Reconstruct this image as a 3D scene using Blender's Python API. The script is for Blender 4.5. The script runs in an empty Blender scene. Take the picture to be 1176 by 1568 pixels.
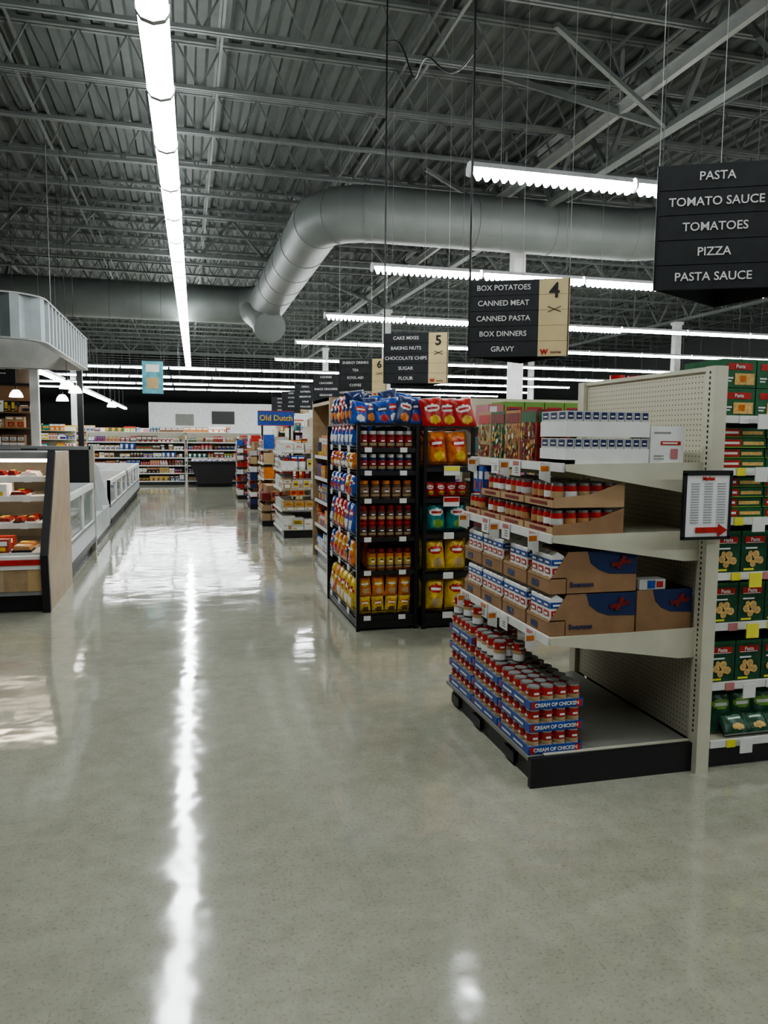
import bpy, math, random
from mathutils import Matrix, Vector
random.seed(7)
S=bpy.context.scene
# ---------------------------------------------------------------- materials
MATS={}
def M(name,col,rough=0.55,metal=0.0,emit=0.0,var=0.08,scale=6.0,ecol=None,spec=0.5,alpha=1.0):
    if name in MATS: return name
    m=bpy.data.materials.new(name); m.use_nodes=True
    nt=m.node_tree; b=nt.nodes['Principled BSDF']
    c=(col[0],col[1],col[2],1)
    b.inputs['Roughness'].default_value=rough
    b.inputs['Metallic'].default_value=metal
    b.inputs['Specular IOR Level'].default_value=spec
    if emit>0:
        b.inputs['Base Color'].default_value=c
        e=ecol or col
        b.inputs['Emission Color'].default_value=(e[0],e[1],e[2],1)
        b.inputs['Emission Strength'].default_value=emit
    else:
        tc=nt.nodes.new('ShaderNodeTexCoord'); n=nt.nodes.new('ShaderNodeTexNoise')
        n.inputs['Scale'].default_value=scale; n.inputs['Detail'].default_value=3
        r=nt.nodes.new('ShaderNodeValToRGB')
        r.color_ramp.elements[0].position=0.3; r.color_ramp.elements[1].position=0.7
        r.color_ramp.elements[0].color=tuple(x*(1-var) for x in col)+(1,)
        r.color_ramp.elements[1].color=tuple(min(1,x*(1+var)) for x in col)+(1,)
        nt.links.new(tc.outputs['Object'],n.inputs['Vector'])
        nt.links.new(n.outputs['Fac'],r.inputs['Fac'])
        nt.links.new(r.outputs['Color'],b.inputs['Base Color'])
    if alpha<1: b.inputs['Alpha'].default_value=alpha
    MATS[name]=m
    return name
M('black',(0.012,0.012,0.013),0.45); M('blackmetal',(0.02,0.02,0.022),0.4,0.5)
M('signblack',(0.018,0.02,0.022),0.55,var=0.25,scale=14)
M('cream',(0.56,0.54,0.43),0.45); M('creamdark',(0.38,0.365,0.30),0.5)
M('deckgrey',(0.24,0.24,0.21),0.5); M('white',(0.74,0.74,0.72),0.5); M('offwhite',(0.52,0.52,0.49),0.5)
M('red',(0.46,0.025,0.02),0.35,var=0.25,scale=30); M('darkred',(0.2,0.015,0.015),0.35,var=0.3,scale=30); M('orange',(0.58,0.17,0.025),0.3,var=0.3,scale=30)
M('yellow',(0.62,0.42,0.04),0.3,var=0.25,scale=30); M('blue',(0.025,0.08,0.34),0.3,var=0.3,scale=30); M('navy',(0.015,0.03,0.11),0.4)
M('signblue',(0.01,0.05,0.25),0.4)
M('teal',(0.01,0.2,0.2),0.3,var=0.3,scale=30); M('green',(0.02,0.12,0.045),0.4,var=0.2,scale=20); M('lime',(0.17,0.34,0.05),0.4)
M('darkgreen',(0.012,0.07,0.033),0.35,var=0.3,scale=25); M('pasta',(0.66,0.42,0.14),0.5,var=0.25,scale=60)
M('kraft',(0.31,0.18,0.095),0.7,var=0.12,scale=12); M('kraftlight',(0.43,0.28,0.155),0.7); M('purple',(0.12,0.03,0.17),0.4)
M('tan',(0.46,0.33,0.17),0.5); M('pink',(0.5,0.2,0.2),0.4); M('brown',(0.13,0.07,0.035),0.5)
M('tin',(0.5,0.5,0.5),0.3,0.9); M('tag',(0.7,0.7,0.67),0.5); M('tagyellow',(0.75,0.7,0.08),0.5)
M('steel',(0.28,0.29,0.28),0.5,0.3); M('joist',(0.145,0.16,0.15),0.6,0.0); M('deckroof',(0.095,0.107,0.098),0.65,0.0)
M('girder',(0.14,0.155,0.145),0.55,0.0); M('duct',(0.165,0.18,0.17),0.45,0.0,var=0.12,scale=1.5)
M('lightgirder',(0.33,0.345,0.33),0.5)
M('wood',(0.36,0.25,0.14),0.5,var=0.2,scale=9); M('woodlight',(0.42,0.32,0.21),0.5,var=0.12,scale=5)
M('woodpale',(0.5,0.34,0.17),0.5); M('wooddark',(0.22,0.12,0.06),0.5)
M('galv',(0.24,0.265,0.27),0.4,0.3); M('wallgrey',(0.07,0.074,0.074),0.7); M('wallwhite',(0.8,0.82,0.82),0.6)
M('wallbrown',(0.09,0.06,0.04),0.7); M('freezer',(0.55,0.58,0.58),0.35); M('glass',(0.35,0.4,0.4),0.08,0.0,spec=1.0,alpha=0.45)
M('lamp',(1,1,1),emit=18,ecol=(0.94,0.99,1.0)); M('lamprow',(1,1,1),emit=26,ecol=(0.94,0.99,1.0)); M('lampcell',(1,1,1),emit=30,ecol=(0.94,0.99,1.0))
M('housing',(0.7,0.71,0.71),0.4)
M('warm',(1,0.85,0.6),emit=9,ecol=(1,0.85,0.66)); M('coolcase',(1,1,1),emit=3,ecol=(0.95,1,0.97))
M('pendant',(1,1,1),emit=4,ecol=(1,0.95,0.88)); M('poster',(0.12,0.36,0.42),0.4,var=0.4,scale=4)
M('numpanel',(0.6,0.49,0.27),0.5); M('meat',(0.3,0.04,0.03),0.35,var=0.5,scale=40); M('bread',(0.45,0.24,0.1),0.5)
M('paper',(0.74,0.75,0.75),0.6,var=0.03)

def special_mats():
    m=bpy.data.materials.new('floor_polished'); m.use_nodes=True; nt=m.node_tree; b=nt.nodes['Principled BSDF']; L=nt.links.new
    tc=nt.nodes.new('ShaderNodeTexCoord')
    def noise(sc,det=4,ro=0.5):
        n=nt.nodes.new('ShaderNodeTexNoise'); n.inputs['Scale'].default_value=sc; n.inputs['Detail'].default_value=det
        n.inputs['Roughness'].default_value=ro; L(tc.outputs['Object'],n.inputs['Vector']); return n
    def ramp(src,p0,c0,p1,c1):
        r=nt.nodes.new('ShaderNodeValToRGB'); e=r.color_ramp.elements
        e[0].position=p0;e[0].color=c0+(1,);e[1].position=p1;e[1].color=c1+(1,); L(src,r.inputs['Fac']); return r
    def mix(mode,f,a,bb):
        x=nt.nodes.new('ShaderNodeMixRGB'); x.blend_type=mode
        if isinstance(f,(int,float)): x.inputs[0].default_value=f
        else: L(f,x.inputs[0])
        L(a,x.inputs[1]); L(bb,x.inputs[2]); return x
    big=ramp(noise(0.7,5).outputs['Fac'],0.3,(0.30,0.297,0.232),0.7,(0.385,0.382,0.308))
    mid=ramp(noise(9,6,0.7).outputs['Fac'],0.35,(0.88,0.88,0.87),0.65,(1.05,1.05,1.05))
    a=mix('MULTIPLY',1.0,big.outputs[0],mid.outputs[0])
    sp=ramp(noise(75,3,0.6).outputs['Fac'],0.35,(0.6,0.57,0.5),0.45,(1,1,1))
    a=mix('MULTIPLY',0.5,a.outputs[0],sp.outputs[0])
    br=nt.nodes.new('ShaderNodeTexBrick'); br.offset=0.0
    br.inputs['Scale'].default_value=1.0; br.inputs['Brick Width'].default_value=0.305; br.inputs['Row Height'].default_value=0.305
    br.inputs['Mortar Size'].default_value=0.0014; br.inputs['Mortar Smooth'].default_value=0.3
    br.inputs['Color1'].default_value=(0.96,0.96,0.96,1); br.inputs['Color2'].default_value=(1.03,1.03,1.02,1); br.inputs['Mortar'].default_value=(0.84,0.84,0.82,1)
    L(tc.outputs['Object'],br.inputs['Vector'])
    a=mix('MULTIPLY',0.5,a.outputs[0],br.outputs['Color'])
    L(a.outputs[0],b.inputs['Base Color'])
    rr=ramp(noise(1.6,5,0.65).outputs['Fac'],0.3,(0.045,)*3,0.75,(0.13,)*3)
    L(rr.outputs[0],b.inputs['Roughness'])
    bp=nt.nodes.new('ShaderNodeBump'); bp.inputs['Strength'].default_value=0.18; bp.inputs['Distance'].default_value=0.02
    L(noise(3.2,2,0.5).outputs['Fac'],bp.inputs['Height']); L(bp.outputs[0],b.inputs['Normal'])
    b.inputs['Specular IOR Level'].default_value=1.0
    MATS['floor_polished']=m
    m=bpy.data.materials.new('pegboard'); m.use_nodes=True; nt=m.node_tree; b=nt.nodes['Principled BSDF']; L=nt.links.new
    tc=nt.nodes.new('ShaderNodeTexCoord'); sep=nt.nodes.new('ShaderNodeSeparateXYZ'); L(tc.outputs['Object'],sep.inputs[0])
    def mth(op,a,bv=None):
        x=nt.nodes.new('ShaderNodeMath'); x.operation=op
        for i,v in enumerate((a,bv)):
            if v is None: continue
            if isinstance(v,(int,float)): x.inputs[i].default_value=v
            else: L(v,x.inputs[i])
        return x.outputs[0]
    def cell(o):
        f=mth('FRACT',mth('MULTIPLY',o,1/0.0254)); d=mth('SUBTRACT',f,0.5); return mth('MULTIPLY',d,d)
    r2=mth('ADD',cell(sep.outputs[1]),cell(sep.outputs[2])); h=mth('LESS_THAN',r2,0.024)
    mx=nt.nodes.new('ShaderNodeMixRGB'); L(h,mx.inputs[0]); mx.inputs[1].default_value=(0.55,0.525,0.41,1); mx.inputs[2].default_value=(0.14,0.13,0.1,1)
    L(mx.outputs[0],b.inputs['Base Color']); b.inputs['Roughness'].default_value=0.5
    MATS['pegboard']=m
special_mats()

# ---------------------------------------------------------------- mesh builder
class MB:
    def __init__(s): s.v=[];s.f=[];s.m=[];s.sm=[];s.names=[];s.T=Matrix.Identity(4)
    def mi(s,n):
        if n not in s.names: s.names.append(n)
        return s.names.index(n)
    def add(s,vs,fs,mat,smooth=False):
        o=len(s.v); T=s.T
        s.v+= [tuple(T@Vector(p)) for p in vs]
        k=s.mi(mat) if isinstance(mat,str) else None
        for i,f in enumerate(fs):
            s.f.append(tuple(o+a for a in f)); s.m.append(k if k is not None else s.mi(mat[i])); s.sm.append(smooth)
    def box(s,x0,x1,y0,y1,z0,z1,mat):
        s.add([(x0,y0,z0),(x1,y0,z0),(x1,y1,z0),(x0,y1,z0),(x0,y0,z1),(x1,y0,z1),(x1,y1,z1),(x0,y1,z1)],
              [(0,3,2,1),(4,5,6,7),(0,1,5,4),(1,2,6,5),(2,3,7,6),(3,0,4,7)],mat)
    def bar(s,a,b,w,mat,h=None):
        a=Vector(a);b=Vector(b);d=(b-a)
        if d.length<1e-6: return
        d.normalize(); up=Vector((0,0,1)) if abs(d.z)<0.95 else Vector((0,1,0))
        x=d.cross(up).normalized(); y=x.cross(d); h=h or w
        x*=w/2;y*=h/2
        s.add([a-x-y,a+x-y,a+x+y,a-x+y,b-x-y,b+x-y,b+x+y,b-x+y],[(0,3,2,1),(4,5,6,7),(0,1,5,4),(1,2,6,5),(2,3,7,6),(3,0,4,7)],mat)
    def cyl(s,cx,cy,z0,z1,r,mat,n=12,r2=None,cap=None):
        r2=r if r2 is None else r2; cap=cap or mat
        vs=[(cx+r*math.cos(2*math.pi*i/n),cy+r*math.sin(2*math.pi*i/n),z0) for i in range(n)]+[(cx+r2*math.cos(2*math.pi*i/n),cy+r2*math.sin(2*math.pi*i/n),z1) for i in range(n)]
        s.add(vs,[(i,(i+1)%n,n+(i+1)%n,n+i) for i in range(n)],mat,True)
        s.add(vs[n:],[tuple(range(n))],cap); s.add(vs[:n],[tuple(reversed(range(n)))],cap)
    def prism(s,poly,a0,a1,axis,mat):
        n=len(poly)
        def P(p,a): return {'x':(a,p[0],p[1]),'y':(p[0],a,p[1]),'z':(p[0],p[1],a)}[axis]
        vs=[P(p,a0) for p in poly]+[P(p,a1) for p in poly]
        s.add(vs,[(i,(i+1)%n,n+(i+1)%n,n+i) for i in range(n)]+[tuple(reversed(range(n))),tuple(range(n,2*n))],mat)
    def sweep(s,pts,r,n,mat,caps=True):
        pts=[Vector(p) for p in pts]; rings=[]
        for i,p in enumerate(pts):
            d=(pts[min(i+1,len(pts)-1)]-pts[max(i-1,0)]).normalized()
            up=Vector((0,0,1)) if abs(d.z)<0.9 else Vector((0,1,0))
            x=d.cross(up).normalized(); y=x.cross(d)
            rr=r[i] if isinstance(r,list) else r
            rings.append([p+x*rr*math.cos(2*math.pi*k/n)+y*rr*math.sin(2*math.pi*k/n) for k in range(n)])
        vs=[q for R in rings for q in R]; fs=[]
        for i in range(len(pts)-1):
            for k in range(n): fs.append((i*n+k,i*n+(k+1)%n,(i+1)*n+(k+1)%n,(i+1)*n+k))
        s.add(vs,fs,mat,True)
        if caps: s.add(rings[0],[tuple(range(n))],mat); s.add(rings[-1],[tuple(range(n))],mat)
    def label(s,x0,x1,y0,y1,z0,z1,face,labs,e=0.0015):
        for (u0,u1,v0,v1,mat) in labs:
            za=z0+(z1-z0)*v0; zb=z0+(z1-z0)*v1
            if face=='-y':
                xa=x0+(x1-x0)*u0; xb=x0+(x1-x0)*u1; s.add([(xa,y0-e,za),(xb,y0-e,za),(xb,y0-e,zb),(xa,y0-e,zb)],[(0,1,2,3)],mat)
            elif face=='+y':
                xa=x1-(x1-x0)*u0; xb=x1-(x1-x0)*u1; s.add([(xa,y1+e,za),(xb,y1+e,za),(xb,y1+e,zb),(xa,y1+e,zb)],[(0,1,2,3)],mat)
            elif face=='-x':
                ya=y1-(y1-y0)*u0; yb=y1-(y1-y0)*u1; s.add([(x0-e,ya,za),(x0-e,yb,za),(x0-e,yb,zb),(x0-e,ya,zb)],[(0,1,2,3)],mat)
            elif face=='+x':
                ya=y0+(y1-y0)*u0; yb=y0+(y1-y0)*u1; s.add([(x1+e,ya,za),(x1+e,yb,za),(x1+e,yb,zb),(x1+e,ya,zb)],[(0,1,2,3)],mat)
            e+=0.0006
    def pk(s,x0,x1,y0,y1,z0,z1,base,faces,labs):
        s.box(x0,x1,y0,y1,z0,z1,base)
        for f in faces: s.label(x0,x1,y0,y1,z0,z1,f,labs)
    def bag(s,cx,cy,z0,w,h,d,face,base,lab,lab2,tilt=0.0,roll=0.0,hi=False):
        ang={'-y':0,'-x':-math.pi/2,'+x':math.pi/2,'+y':math.pi}[face]
        T=Matrix.Translation((cx,cy,z0+h/2))@Matrix.Rotation(ang,4,'Z')@Matrix.Rotation(roll,4,'Y')@Matrix.Rotation(tilt,4,'X')
        nx,nz=(20,28) if hi else (9,12); ph=random.uniform(0,6)
        for side in (-1,1):
            if side>0: nx2,nz2=4,6
            else: nx2,nz2=nx,nz
            vs=[];fs=[];ms=[]
            for j in range(nz2+1):
                v=-1+2*j/nz2
                for i in range(nx2+1):
                    u=-1+2*i/nx2
                    bl=max(0,1-u*u)**0.5*max(0,1-v**4)**0.6
                    bl*=1+0.11*math.sin(5*u+ph)*math.sin(4*v+ph)*(1+abs(v))
                    ww=w/2*(0.93+0.07*abs(v)**3)
                    vs.append(tuple(T@Vector((u*ww,side*d/2*bl,v*h/2))))
            for j in range(nz2):
                for i in range(nx2):
                    q=(j*(nx2+1)+i,j*(nx2+1)+i+1,(j+1)*(nx2+1)+i+1,(j+1)*(nx2+1)+i)
                    fs.append(q if side<0 else q[::-1])
                    mt=base
                    if side<0:
                        u=-1+2*(i+.5)/nx2; v=-1+2*(j+.5)/nz2
                        if (u/0.72)**2+((v-0.3)/0.24)**2<1:
                            mt=lab
                            if abs(v-0.3)<0.07 and abs(u)<0.45: mt='white' if lab!='white' else 'red'
                        elif ((u-0.1)/0.55)**2+((v+0.42)/0.26)**2<1: mt=lab2
                        elif abs(v)>0.94: mt='steel' if hi else base
                    ms.append(mt)
            s.add(vs,fs,ms,True)
    def build(s,name,parent=None):
        me=bpy.data.meshes.new(name); me.from_pydata(s.v,[],s.f)
        for n in s.names: me.materials.append(MATS[n])
        me.polygons.foreach_set('material_index',s.m); me.polygons.foreach_set('use_smooth',s.sm); me.update()
        o=bpy.data.objects.new(name,me); S.collection.objects.link(o)
        if parent: o.parent=parent
        return o
def empty(name):
    o=bpy.data.objects.new(name,None); S.collection.objects.link(o); return o
def text(txt,size,T,mat,parent,name='lettering',align='CENTER',ext=0.001,bold=0.0):
    c=bpy.data.curves.new(name,'FONT'); c.body=txt; c.size=size; c.align_x=align; c.align_y='CENTER'; c.extrude=ext; c.offset=bold; c.resolution_u=3
    o=bpy.data.objects.new(name,c); S.collection.objects.link(o)
    bpy.context.view_layer.update()
    me=bpy.data.meshes.new_from_object(o.evaluated_get(bpy.context.evaluated_depsgraph_get()))
    bpy.data.objects.remove(o); me.materials.clear(); me.materials.append(MATS[mat])
    me.transform(T)
    ob=bpy.data.objects.new(name,me); S.collection.objects.link(ob); ob.parent=parent
    return ob
RX=Matrix.Rotation(math.pi/2,4,'X')
def Tm(x,y,z,ang=0): return Matrix.Translation((x,y,z))@Matrix.Rotation(ang,4,'Z')@RX

# ---------------------------------------------------------------- room shell
XL,XR,YF,YB,ZC=-14.0,24.0,-5.0,62.0,7.0
def room():
    b=MB(); b.box(XL,XR,YF,YB,-0.1,0,'floor_polished'); b.build('floor')
    b=MB(); p=0.30; n=int((XR-XL)/p); prof=[]
    for i in range(n):
        x=XL+i*p; prof+=[(x,ZC),(x+0.11,ZC),(x+0.14,ZC+0.07),(x+0.26,ZC+0.07)]
    prof.append((XL+n*p,ZC))
    m=len(prof); vs=[(x,YF,z) for x,z in prof]+[(x,YB,z) for x,z in prof]
    b.add(vs,[(i,i+1,m+i+1,m+i) for i in range(m-1)],'deckroof'); b.box(XL,XR,YF,YB,ZC+0.1,ZC+0.2,'deckroof'); b.build('ceiling')
    b=MB(); b.box(XL-0.2,XL,YF,YB,0,ZC,'wallgrey'); b.build('wall_left')
    b=MB(); b.box(XR,XR+0.2,YF,YB,0,ZC,'wallgrey'); b.build('wall_right')
    b=MB(); b.box(XL,XR,YB,YB+0.2,0,ZC,'wallgrey'); b.build('wall_back')
    b=MB(); b.box(XL,XR,YF-0.2,YF,0,ZC,'wallgrey'); b.build('wall_front')
    b=MB(); b.box(-2.2,12,50,50.15,0,3.6,'wallwhite'); b.box(1.6,3.0,49.95,50,2.3,3.1,'black'); b.box(-0.6,0.5,49.95,50,2.2,2.9,'deckgrey'); b.build('wall_partition')
room()
def joists():
    b=MB(); zt,zb=6.95,6.35
    y=-3.0; k=0
    while y<YB:
        for z,w in ((zt,0.07),(zb,0.05)):
            b.box(XL,XR,y-w,y-w*0.25,z-0.025,z+0.025,'joist'); b.box(XL,XR,y+w*0.25,y+w,z-0.025,z+0.025,'joist')
        if 3<y<48:
            x=XL; st=0.62
            while x<XR-st:
                b.bar((x,y,zb),(x+st/2,y,zt),0.024,'joist'); b.bar((x+st/2,y,zt),(x+st,y,zb),0.024,'joist'); x+=st
        y+=1.6;k+=1
    x=XL+1.5
    while x<XR:
        b.box(x-0.018,x+0.018,YF,YB,zb+0.03,zb+0.06,'joist'); b.box(x-0.018,x+0.018,YF,YB,zt-0.11,zt-0.08,'joist')
        x+=2.6
    b.build('roof_joists')
    b=MB()
    for gx in (-5.2,6.4,17.0):
        for z in (6.9,5.8):
            b.box(gx-0.08,gx+0.08,YF,YB,z-0.04,z+0.04,'girder')
        y=YF
        while y<YB-1.8:
            b.bar((gx,y,5.8),(gx,y+0.9,6.9),0.07,'girder'); b.bar((gx,y+0.9,6.9),(gx,y+1.8,5.8),0.07,'girder'); y+=1.8
    for gy in (20.0,44.0):
        for z in (6.9,6.0): b.box(XL,XR,gy-0.08,gy+0.08,z-0.05,z+0.05,'girder')
        x=XL
        while x<XR-1.6:
            b.bar((x,gy,6.0),(x+0.8,gy,6.9),0.07,'girder'); b.bar((x+0.8,gy,6.9),(x+1.6,gy,6.0),0.07,'girder'); x+=1.6
    b.build('roof_girders')
    b=MB(); b.box(5.87,5.95,-3,40,6.08,6.2,'lightgirder'); b.box(5.83,5.99,-3,40,6.2,6.22,'lightgirder')
    for y in range(-2,40,4): b.box(5.89,5.93,y,y+0.04,6.2,6.95,'lightgirder')
    b.build('cable_tray_beam')
    b=MB()
    for y0 in (8.6,13.6,24):
        b.bar((4.2,y0,6.35),(6.4,y0+1,5.8),0.06,'girder'); b.bar((4.6,y0+2.5,6.9),(6.4,y0+1,5.8),0.08,'girder'); b.bar((8.6,y0,6.9),(6.4,y0+1,5.8),0.08,'girder')
    b.build('roof_bracing')
joists()
def columns():
    for (x,y) in ((6.45,14.6),(6.45,25.0),(6.45,36.5),(17,24.5),(17,14.6),(17,36.5),(-5.2,28.0),(-5.2,40)):
        b=MB(); b.box(x-0.12,x+0.12,y-0.12,y+0.12,0,5.75,'white'); b.box(x-0.2,x+0.2,y-0.2,y+0.2,0,0.05,'black'); b.box(x-0.16,x+0.16,y-0.16,y+0.16,5.65,5.75,'white'); b.build('support_column')
columns()
def arc(c,r,a0,a1,z,n=8): return [(c[0]+r*math.cos(a0+(a1-a0)*i/n),c[1]+r*math.sin(a0+(a1-a0)*i/n),z) for i in range(n+1)]
def ducts():
    b=MB(); z=5.5; h=math.pi/2
    def Rf(p): return 0.475+0.065*min(1,max(0,(p[1]-14.0)/9.0))
    pts=[(9.0,-4,z),(9.0,4,z)]+arc((8.1,12.7),0.9,0,h,z)
    pts+=arc((3.3,14.5),0.9,-h,-2*h,z)
    pts+=arc((1.4,23.0),1.0,0,h,z)+[(-4,24.0,z),(XL+0.02,24.0,z)]
    b.sweep(pts,[Rf(p) for p in pts],24,'duct')
    for i in range(len(pts)-1):
        a=Vector(pts[i]);c=Vector(pts[i+1]);L=(c-a).length
        if L>1.6:
            n=int(L/1.5); d=(c-a)/L
            for k in range(1,n): q=a+d*(k*1.5); b.sweep([q-d*0.015,q+d*0.015],Rf(q)+0.01,24,'duct')
        elif i%3==0:
            d=(c-a)/L; b.sweep([a-d*0.015,a+d*0.015],Rf(a)+0.01,24,'duct')
    b.sweep([(2.0,23.6,5.3),(2.25,22.9,4.95),(2.35,22.3,4.65)],[0.42,0.42,0.46],16,'duct')
    for y in (16,18.5,21): b.box(2.38,2.42,y,y+0.04,5.9,6.95,'joist')
    b.build('air_duct')
ducts()
# ---------------------------------------------------------------- lights
def strip():
    b=MB(); z=4.85; y=-2.0; L=1.42; n=8
    b.T=Matrix.Translation((-0.27,0,0))@Matrix.Rotation(-0.0115,4,'Z'); X=0
    while y<39:
        prof=[(X+0.12*math.cos(math.pi*(1+i/n)),z+0.07*math.sin(math.pi*(1+i/n))) for i in range(n+1)]
        m=n+1
        y0,y1=y+0.02,y+L-0.02
        b.add([(p[0],y0,p[1]) for p in prof]+[(p[0],y1,p[1]) for p in prof],[(i,i+1,m+i+1,m+i) for i in range(n)],'lamp')
        b.prism([(X-0.13,z+0.06),(X-0.13,z-0.0),(X-0.09,z-0.06),(X,z-0.085),(X+0.09,z-0.06),(X+0.13,z),(X+0.13,z+0.06)],y1-0.01,y1+0.05,'y','steel')
        b.box(X-0.06,X+0.06,y,y+L,z+0.005,z+0.07,'housing')
        if not 22.8<y+0.3<25.0: b.cyl(X,y+0.3,z+0.06,6.9,0.004,'steel',4)
        y+=L
    b.build('linear_ceiling_light')
strip()
def rows():
    z=4.1
    Ys=[(-2.4,2.7,1),(2.3,2.6,1),(7.0,2.60,2),(11.3,2.70,2),(16.0,2.82,2),(20.6,2.85,1),(25.45,2.85,1),(30.15,-7.4,0),(34.8,-7.4,0),(39.5,-7.4,0),(43.8,-7.4,0)]
    for Y,x0,det in Ys:
        b=MB(); L=1.70; x=x0
        while x+L<18.5:
            b.prism([(Y-0.066,z),(Y-0.045,z+0.05),(Y+0.045,z+0.05),(Y+0.066,z)],x,x+L-0.04,'x','housing')
            b.prism([(Y-0.073,z-0.045),(Y-0.073,z+0.022),(Y-0.037,z+0.058),(Y+0.037,z+0.058),(Y+0.073,z+0.022),(Y+0.073,z-0.045),(Y,z-0.08)],x-0.022,x-0.0,'x','housing')
            if det==2 and x<9:
                for k in range(19):
                    cx=x+0.04+k*0.0865; yy=Y
                    vs=[(cx,yy-0.066,z),(cx+0.082,yy-0.066,z),(cx+0.082,yy+0.066,z),(cx,yy+0.066,z),(cx+0.03,yy-0.03,z-0.095),(cx+0.052,yy-0.03,z-0.095),(cx+0.052,yy+0.03,z-0.095),(cx+0.03,yy+0.03,z-0.095)]
                    b.add(vs,[(7,6,5,4),(0,1,5,4),(1,2,6,5),(2,3,7,6),(3,0,4,7)],'lampcell')
            else:
                b.add([(x+0.03,Y-0.052,z),(x+0.03,Y+0.052,z),(x+0.03,Y+0.03,z-0.06),(x+0.03,Y-0.03,z-0.06),(x+L-.06,Y-0.052,z),(x+L-.06,Y+0.052,z),(x+L-.06,Y+0.03,z-0.06),(x+L-.06,Y-0.03,z-0.06)],[(1,2,6,5),(2,3,7,6),(3,0,4,7)],'lamprow')
            for xx in (x+0.3,x+L-0.3): b.cyl(xx,Y,z+0.04,6.9,0.0035,'steel',4)
            x+=L+0.015
        b.build('suspended_row_light')
rows()

# ---------------------------------------------------------------- hanging aisle signs
def sign(X,Y,ang,lines,num,dz=0.0,thick=False,name='hanging_aisle_sign'):
    par=empty(name); w=0.74; z0,z1=2.22+dz,2.78+dz; h=w*0.75
    T=Matrix.Translation((X,Y,0))@Matrix.Rotation(ang,4,'Z')
    b=MB(); b.T=T
    A=Vector((-w/2,0,0));B=Vector((w/2,0,0));C=Vector((0,h,0))
    n=5
    for (P,Q) in ((A,B),(B,C),(C,A)):
        d=(Q-P).normalized(); nrm=Vector((d.y,-d.x,0))
        for k in range(n):
            za=z0+(z1-z0)*k/n+0.002; zb=z0+(z1-z0)*(k+1)/n-0.002
            i0=P; i1=Q; t=nrm*(-0.012)
            b.add([i0+Vector((0,0,za)),i1+Vector((0,0,za)),i1+t+Vector((0,0,za)),i0+t+Vector((0,0,za)),i0+Vector((0,0,zb)),i1+Vector((0,0,zb)),i1+t+Vector((0,0,zb)),i0+t+Vector((0,0,zb))],
              [(0,3,2,1),(4,5,6,7),(0,1,5,4),(1,2,6,5),(2,3,7,6),(3,0,4,7)],'signblack')
        q0=P+nrm*(-0.004);q1=Q+nrm*(-0.004);t=nrm*(-0.006)
        b.add([q0+Vector((0,0,z0)),q1+Vector((0,0,z0)),q1+t+Vector((0,0,z0)),q0+t+Vector((0,0,z0)),q0+Vector((0,0,z1)),q1+Vector((0,0,z1)),q1+t+Vector((0,0,z1)),q0+t+Vector((0,0,z1))],
              [(0,3,2,1),(4,5,6,7),(0,1,5,4),(1,2,6,5),(2,3,7,6),(3,0,4,7)],'signblack')
    b.add([(w*0.2,-0.003,z0),(w/2,-0.003,z0),(w/2,-0.003,z1),(w*0.2,-0.003,z1)],[(0,1,2,3)],'numpanel')
    cx=w*0.35
    for k in range(1,n): zz=z0+(z1-z0)*k/n; b.box(w*0.2,w/2,-0.0036,-0.003,zz-0.001,zz+0.001,'brown')
    b.bar((cx-0.045,-0.006,2.54+dz),(cx+0.05,-0.006,2.58+dz),0.004,'black'); b.bar((cx-0.045,-0.006,2.58+dz),(cx+0.05,-0.006,2.54+dz),0.004,'black')
    for P in (A,B,C):
        tk=thick and P is A
        b.cyl(P.x*0.98,P.y*0.98+0.01,z1-0.02,6.9,0.009 if tk else 0.002,'black' if tk else 'steel',5)
    b.build('sign_panels',par)
    for i,t in enumerate(lines):
        zz=z1-(i+0.5)*(z1-z0)/n
        if t: text(t,0.054,T@Tm(-w*0.15,-0.004,zz),'white',par,bold=0.0005)
    text(num,0.15,T@Tm(cx,-0.006,2.69+dz),'black',par,bold=0.003)
    text('W',0.05,T@Tm(cx-0.065,-0.006,2.25+dz),'red',par,bold=0.003); text('market',0.028,T@Tm(cx+0.02,-0.006,2.25+dz),'darkred',par)
    return par
angS=math.radians(-27)
SG=[(2.46,3.10,['PASTA','TOMATO SAUCE','TOMATOES','PIZZA','PASTA SAUCE'],'3',0.09,False),
    (2.40,5.40,['BOX POTATOES','CANNED MEAT','CANNED PASTA','BOX DINNERS','GRAVY'],'4',0,True),
    (2.52,8.45,['CAKE MIXES','BAKING NUTS','CHOCOLATE CHIPS','SUGAR','FLOUR'],'5',0,True),
    (2.60,11.5,['ENERGY DRINKS','TEA','KOOL-AID','COFFEE','WATER ENHANCERS'],'6',0,False),
    (2.68,14.5,['COOKIES','CRACKERS','SNACK CRACKERS','GRAHAMS',''],'7',0,False),
    (2.74,17.5,['CEREAL','OATMEAL','BREAKFAST','SYRUP','PANCAKE'],'8',0,False),
    (2.8,20.4,['SODA','WATER','JUICE','MIXERS',''],'9',0,False),(2.86,23.5,['PAPER','TISSUE','FOIL','BAGS',''],'10',0,False)]
for s in SG: sign(s[0],s[1],angS,s[2],s[3],s[4],s[5])
def cable():
    b=MB(); A=Vector((2.2,8.6,5.9)); B=Vector((2.07,5.6,4.45)); pts=[]
    for i in range(33):
        t=i/32; p=A.lerp(B,t); p.z-=0.22*math.sin(math.pi*t)-0.10*math.sin(4*math.pi*t); p.x+=0.05*math.sin(7*t)
        pts.append(p)
    b.sweep(pts,0.009,6,'black'); b.build('drooping_cable')
cable()

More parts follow.
